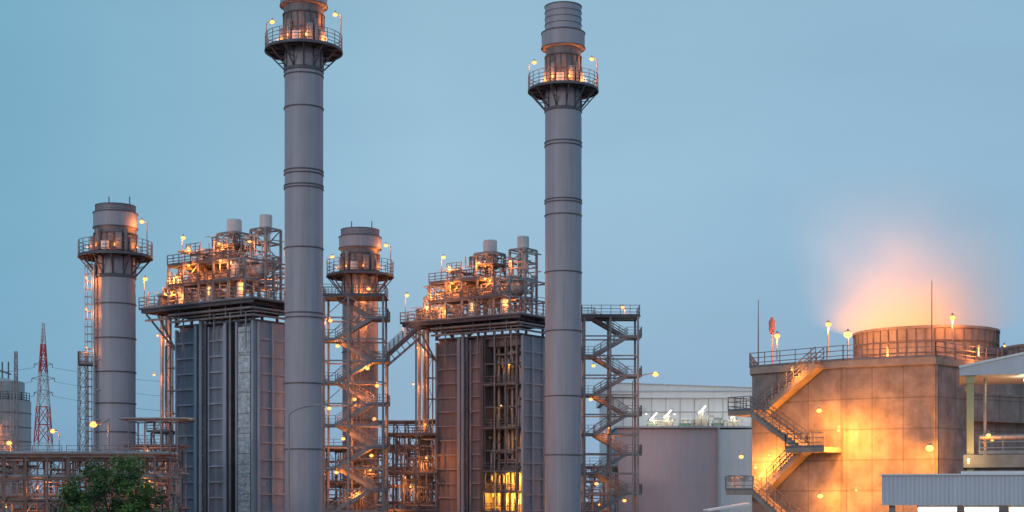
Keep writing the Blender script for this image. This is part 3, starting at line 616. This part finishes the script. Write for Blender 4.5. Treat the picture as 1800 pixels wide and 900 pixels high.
def landing(px0,px1,py,off0,off1):
    a=onl(px0,off0); b=onl(px1,off0); z=gz(py,(a.y+b.y)/2); w=nn*(off1-off0)
    a.z=b.z=z; p=MB(); p.slab(a,b,w,.35)
    o=fin(p,'landing',M_CONCL,ct); r=MB(); r.rail([a,a+w,b+w],1.05,.8,.03); fin(r,'handrail',M_STAIR,o); return z
OW=2.3
zA=landing(1312,1352,724,.05,OW); zB=landing(1412,1480,788,.05,OW); zC=landing(1308,1356,862,.05,OW)
def fl(pxa,za,pxb,zb,o0,o1):
    a=onl(pxa,o0);a.z=za;b=onl(pxb,o0);b.z=zb;flight(a,b,o0,o1)
fl(1347,zA,1448,ZT,.1,1.15); fl(1334,zA,1425,zB,1.2,2.25); fl(1350,zC,1422,zB,.1,1.15); fl(1338,zC,1440,zC-3.8,1.2,2.25)
def ctlamp(px,py,off,pw,r=.2,bm=None,line=0,col=YEL,post=0,lo=(0,-.25,-.35)):
    if line==0: q=pt(px,py,off)
    else:
        D_=off; q=Vector((gx(px,D_),D_,gz(py,D_)))
    lamp(ct,(q.x,q.y,q.z-post),post,(0,0) if not post else (.01,0),pw,r,col,bm,lo)
ctlamp(1440,722,1.0,110,.2); ctlamp(1303,803,1.2,90,.18); ctlamp(1328,822,1.3,420,.12,M_BULBY); ctlamp(1352,800,1.0,200,.1)
ctlamp(1474,756,1.5,520,.12,M_BULBY); ctlamp(1442,872,1.5,330,.2,M_BULBY)
ctlamp(1506,766,109.2,560,.1,M_BULBY,1); ctlamp(1634,788,107.2,800,.28,M_BULBY,1,YEL,0,(0,-.6,-.35)); ctlamp(1505,862,109.6,300,.1,None,1)
ctlamp(1490,592,113.5,460,.3,M_BULBY,1,YEL,1.6,(.6,.3,-.2)); ctlamp(1456,574,117,120,.22,None,1,ORANGE,2.2); ctlamp(1366,594,118.5,90,.22,None,1,ORANGE,1.7); ctlamp(1674,562,113.6,170,.2,None,1,ORANGE,2.9)
ctlamp(1392,650,1.6,70,.08)
ctlamp(1560,618,112.2,130,.08,None,1,ORANGE,.5); ctlamp(1720,616,112.6,130,.08,None,1,ORANGE,.4); ctlamp(1765,612,116,130,.1,None,1,ORANGE,.5)
for (px,py0,D) in ((1333,527,121),(1638,493,113.3)):
    p=MB(); p.tube((gx(px,D),D,ZT),(gx(px,D),D,gz(py0,D)),.06,6,.025); fin(p,'lightning_rod',M_STEEL,ct)
D=119; x=gx(1357,D); p=MB(); p.tube((x,D,ZT),(x,D,gz(590,D)),.06,8); p.lathe([(.1,gz(588,D)),(.22,gz(582,D)),(.26,gz(566,D)),(.1,gz(558,D)),(.01,gz(557,D))],16,(x,D)); fin(p,'warning_beacon',M_BEACON,ct)
D=116; p=MB(); x=gx(1752,D); p.box((x-.9,D-.6,ZT),(x+.9,D+.6,ZT+.7)); p.tube((x-.9,D,ZT+1.0),(x+.7,D,ZT+1.0),.38,16); p.tube((x+.2,D-.7,ZT+.6),(x+.2,D-.7,ZT+1.4),.1,8); fin(p,'fan_motor',M_STEEL,ct)
# steam, its lamp glow put in as volume emission
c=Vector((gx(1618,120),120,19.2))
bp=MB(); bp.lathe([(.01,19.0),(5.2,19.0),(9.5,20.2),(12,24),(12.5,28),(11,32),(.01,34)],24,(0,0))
stm=bpy.data.materials.new('glowing_steam'); stm.use_nodes=True; nt=stm.node_tree; N=nt.nodes; L=nt.links; N.clear()
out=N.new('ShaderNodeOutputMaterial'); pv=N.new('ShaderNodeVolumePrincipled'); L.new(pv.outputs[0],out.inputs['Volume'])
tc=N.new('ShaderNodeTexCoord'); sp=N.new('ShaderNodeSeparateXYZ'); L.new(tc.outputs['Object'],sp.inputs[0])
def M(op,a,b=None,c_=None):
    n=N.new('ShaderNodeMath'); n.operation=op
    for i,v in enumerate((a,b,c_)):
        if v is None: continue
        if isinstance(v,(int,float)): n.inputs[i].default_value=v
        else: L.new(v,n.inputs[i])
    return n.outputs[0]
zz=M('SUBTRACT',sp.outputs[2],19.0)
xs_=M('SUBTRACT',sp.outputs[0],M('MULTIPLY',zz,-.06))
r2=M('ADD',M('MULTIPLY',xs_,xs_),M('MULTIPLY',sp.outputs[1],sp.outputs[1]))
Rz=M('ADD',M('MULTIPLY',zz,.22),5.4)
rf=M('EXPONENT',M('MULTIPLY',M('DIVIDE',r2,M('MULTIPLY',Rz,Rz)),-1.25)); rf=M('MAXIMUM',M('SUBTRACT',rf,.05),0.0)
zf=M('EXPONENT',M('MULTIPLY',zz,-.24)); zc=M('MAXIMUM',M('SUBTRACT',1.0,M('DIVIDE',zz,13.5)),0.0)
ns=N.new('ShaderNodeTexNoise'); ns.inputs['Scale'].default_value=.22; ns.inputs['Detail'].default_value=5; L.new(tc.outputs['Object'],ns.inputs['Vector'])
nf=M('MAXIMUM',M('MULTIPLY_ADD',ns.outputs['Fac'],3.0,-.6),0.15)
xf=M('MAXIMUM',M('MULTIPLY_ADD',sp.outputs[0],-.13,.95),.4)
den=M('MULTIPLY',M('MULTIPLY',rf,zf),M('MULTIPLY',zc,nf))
L.new(M('MULTIPLY',den,.26),pv.inputs['Density']); pv.inputs['Color'].default_value=(.75,.42,.26,1)  # orange scatter tint also stands in for the lamplight colour
L.new(M('MULTIPLY',M('MULTIPLY',den,xf),.40),pv.inputs['Emission Strength'])  # emission stands in for lamplight, stronger low and to the left
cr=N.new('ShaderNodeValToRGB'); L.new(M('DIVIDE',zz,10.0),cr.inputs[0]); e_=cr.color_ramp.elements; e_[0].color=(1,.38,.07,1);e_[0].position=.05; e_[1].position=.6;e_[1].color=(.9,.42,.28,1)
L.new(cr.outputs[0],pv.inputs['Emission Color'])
st=fin(bp,'steam_plume',stm); st.location=(c.x,c.y,0); tag(st,'orange self-glowing steam rising from cooling tower fan cylinder','steam')
# ------------------------------------------------------------ near building with canopy
D=80; x0=gx(1690,D); rz=-math.atan2(x0,D)
nb=thing('shelter_building','open concrete shelter with sloping pale roof and balcony','building',(x0,D,0),rz); W=9
def zz_(py): return gz(py,D)
p=MB(); za=zz_(646); zb=za+W*.2; zl=zz_(660)
p.add([(-.1,0,zl),(W,0,zl+W*.0),(W,0,zb),(-.1,0,za),(-.1,7,zl),(W,7,zl+W*.0),(W,7,zb),(-.1,7,za)],[(0,1,2,3),(5,4,7,6),(3,2,6,7),(4,0,3,7),(1,5,6,2),(0,4,5,1)]); fin(p,'roof',M_CANOPY,nb)
p=MB(); p.beam((-.12,-.03,za+.03),(W,-.03,zb+.03),.08,.12); fin(p,'gutter',M_WHITEB,nb)
for x in (.45,5.6):
    for y in (.4,6.2):
        p=MB(); p.box((x-.17,y-.17,0),(x+.17,y+.17,zl-.02)); p.box((x-.25,y-.25,zl-.4),(x+.25,y+.25,zl-.02)); fin(p,'column',M_POST,nb)
p=MB(); p.box((.1,-.15,zz_(822)),(W,6.8,zz_(800))); fin(p,'floor_slab',M_CONCL,nb)
p=MB(); p.rail([(.9,-.05,zz_(798)),(W,-.05,zz_(798))],.95,1.1,.03); fin(p,'railing',M_GALV,nb)
p=MB(); p.tube((.9,1.2,zz_(798)+.9),(W,1.2,zz_(798)+.9),.12,8); p.tube((1.2,2,zz_(798)),(1.2,2,zl),.08,8); fin(p,'service_pipe',M_INS,nb)
lamp(nb,(3.25,1.5,zl-.2),0,(0,0),30,.13,(1,.8,.45),M_TUBE,(0,0,-.3)); lamp(nb,(1.35,-.2,zz_(766)),0,(0,0),50,.11,YEL,M_BULBY,(0,.3,-.3)); lamp(nb,(1.6,4.0,zz_(770)),0,(0,0),70,.08,YEL,None,(0,-.3,-.2))
lamp(nb,(.35,-.9,zz_(815)),0,(0,0),40,.06,(1,.72,.3),None,(0,-.1,.2))
D=60; x0=gx(1550,D); rz=-math.atan2(x0,D); sh=thing('loading_canopy','pale ribbed metal canopy with white strip lights beneath','canopy',(x0,D,0),rz); W=8
zt=gz(836,D); zb=gz(888,D)
p=MB(); corr(p,0,W,0,zb,zt,.16,.03); p.box((0,.01,zb),(W,.08,zt)); p.box((0,.08,zt-.1),(W,6,zt-.02)); p.box((0.0,.081,zb),(.08,6,zt-.101)); fin(p,'fascia',M_CANOPY,sh)
p=MB(); p.box((-.06,-.1,zt),(W,.12,zt+.06)); p.box((3.0,.3,zt+.0),(W,.5,zt+.16)); fin(p,'coping',M_WHITEB,sh)
for x in (.4,4,7.6):
    p=MB(); p.box((x-.12,.3,0),(x+.12,.54,zb-.01)); fin(p,'post',M_GALV,sh)
for (a,b) in ((1.35,2.85),(3.1,4.4),(4.75,6.3)):
    xa,xb=a,b; p=MB(); p.box((xa,.12,zb-.1),(xb,.5,zb-.003)); o=fin(p,'strip_light',M_GALV,sh)
    p=MB(); p.box((xa+.03,.06,zb-.24),(xb-.03,.46,zb-.102)); fin(p,'diffuser',M_TUBE,o)
    light(o,((xa+xb)/2,.3,zb-.6),30,(1,.9,.7))
D=105; e=thing('walkway_canopy','low pale canopy roof at the foot of the cooling tower','canopy',(gx(1245,D),D,0)); p=MB()
p.add([(0,0,gz(896,D)),(2.9,0,gz(884,D)),(2.9,3,gz(884,D)),(0,3,gz(896,D)),(0,0,gz(899,D)),(2.9,0,gz(888,D)),(2.9,3,gz(888,D)),(0,3,gz(899,D))],[(0,1,2,3),(7,6,5,4),(0,4,5,1),(1,5,6,2),(2,6,7,3),(3,7,4,0)]); fin(p,'roof',M_WHITEB,e)
p=MB()
for x in (.3,2.6): p.box((x-.06,.2,0),(x+.06,.32,gz(900,D))); p.box((x-.06,2.6,0),(x+.06,2.72,gz(900,D)))
fin(p,'post',M_GALV,e)
# ------------------------------------------------------------ street lamps
def streetlamp(label,px,D,ptop,pxh,pyh,lit,r=.09):
    e=thing('street_lamp',label,'street lamp',(gx(px,D),D,0),0,'street lamps'); dx=gx(pxh,D)-gx(px,D); zt=gz(ptop,D); zh=gz(pyh,D)
    p=MB(); p.tube((0,0,0),(0,0,zt),r,10,r*.6); p.tube((0,0,0),(0,0,.5),r*1.8,10); fin(p,'pole',M_GALV,e)
    p=MB(); pts=[Vector((dx*(1-math.cos(t*math.pi/2))**.8 if t else 0,0,zt+(zh-zt)*math.sin(t*math.pi/2))) for t in [k/6 for k in range(7)]]
    for a,b in zip(pts[:-1],pts[1:]): p.tube(a,b,r*.55,8)
    fin(p,'arm',M_GALV,e)
    sg=1 if dx>0 else -1; p=MB(); p.beam((dx-sg*.1,0,zh+.03),(dx+sg*.75,0,zh+.08),.28,.14); h=fin(p,'lamp_head',M_GALV,e)
    p=MB(); p.ball((dx+sg*.4,0,zh-.06),.34 if lit else .13,8,.8 if lit else .4); fin(p,'bulb',M_BULB if lit else M_WHITE,h)
    if lit: light(h,(dx+sg*.4,-.1,zh-.5),lit,ORANGE)
streetlamp('slim grey street lamp with long curved arm, unlit',508,88,730,556,713,0,.07)
streetlamp('lit orange street lamp on curved grey pole',191,140,735,172,745,120,.13)
streetlamp('lit orange street lamp beside the stair tower',1112,176,672,1146,657,110,.1)
streetlamp('lit orange street lamp beyond the pipe rack',104,200,765,98,757,120,.1)
# ------------------------------------------------------------ tree
D=100; e=thing('tree','bushy dark green tree in front of brown pipe rack','tree',(gx(200,D),D,0))
p=MB(); p.tube((0,0,0),(.1,0,2.6),.28,12,.2)
cl=[]
for k in range(16):
    a=k*2.4; r=random.uniform(1.2,3.0); z=random.uniform(4.3,7.6); q=Vector((r*math.cos(a),r*math.sin(a)*.8,z)); m=Vector((.1+q.x*.35,q.y*.35,2.4+(z-2.4)*.45))
    p.tube((.1,0,2.3),m,.13,7,.08); p.tube(m,q,.08,6,.025)
fin(p,'trunk',M_TRUNK,e)
for k in range(105):
    while True:
        u=Vector((random.uniform(-1,1),random.uniform(-1,1),random.uniform(-.9,1)))
        if .15<u.length<1: break
    c=Vector((u.x*3.9,u.y*2.9,5.85+u.z*2.9)); 
    if c.x<-1.5: c.z-=.25*(-c.x-1.5)
    if c.x>1.5: c.z-=.6*(c.x-1.5)
    cl.append((c,random.uniform(.35,.75)))
def leaves(cl,n,sz):
    p=MB()
    for (c,r) in cl:
        for _ in range(n):
            d_=Vector((random.gauss(0,1),random.gauss(0,1),random.gauss(0,.8))); d_=d_.normalized()*r*random.uniform(.45,1.2); q=c+d_
            a=Vector((random.gauss(0,1),random.gauss(0,1),random.gauss(0,.6))).normalized(); b=a.cross(Vector((random.gauss(0,1),random.gauss(0,1),1))).normalized()
            s_=random.uniform(.6,1.3)*sz; p.add([q-a*s_,q+b*s_*.5,q+a*s_,q-b*s_*.5],[(0,1,2,3)])
    return p
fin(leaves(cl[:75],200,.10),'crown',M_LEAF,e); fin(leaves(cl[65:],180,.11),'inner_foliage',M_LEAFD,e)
print('objects',len(bpy.data.objects))
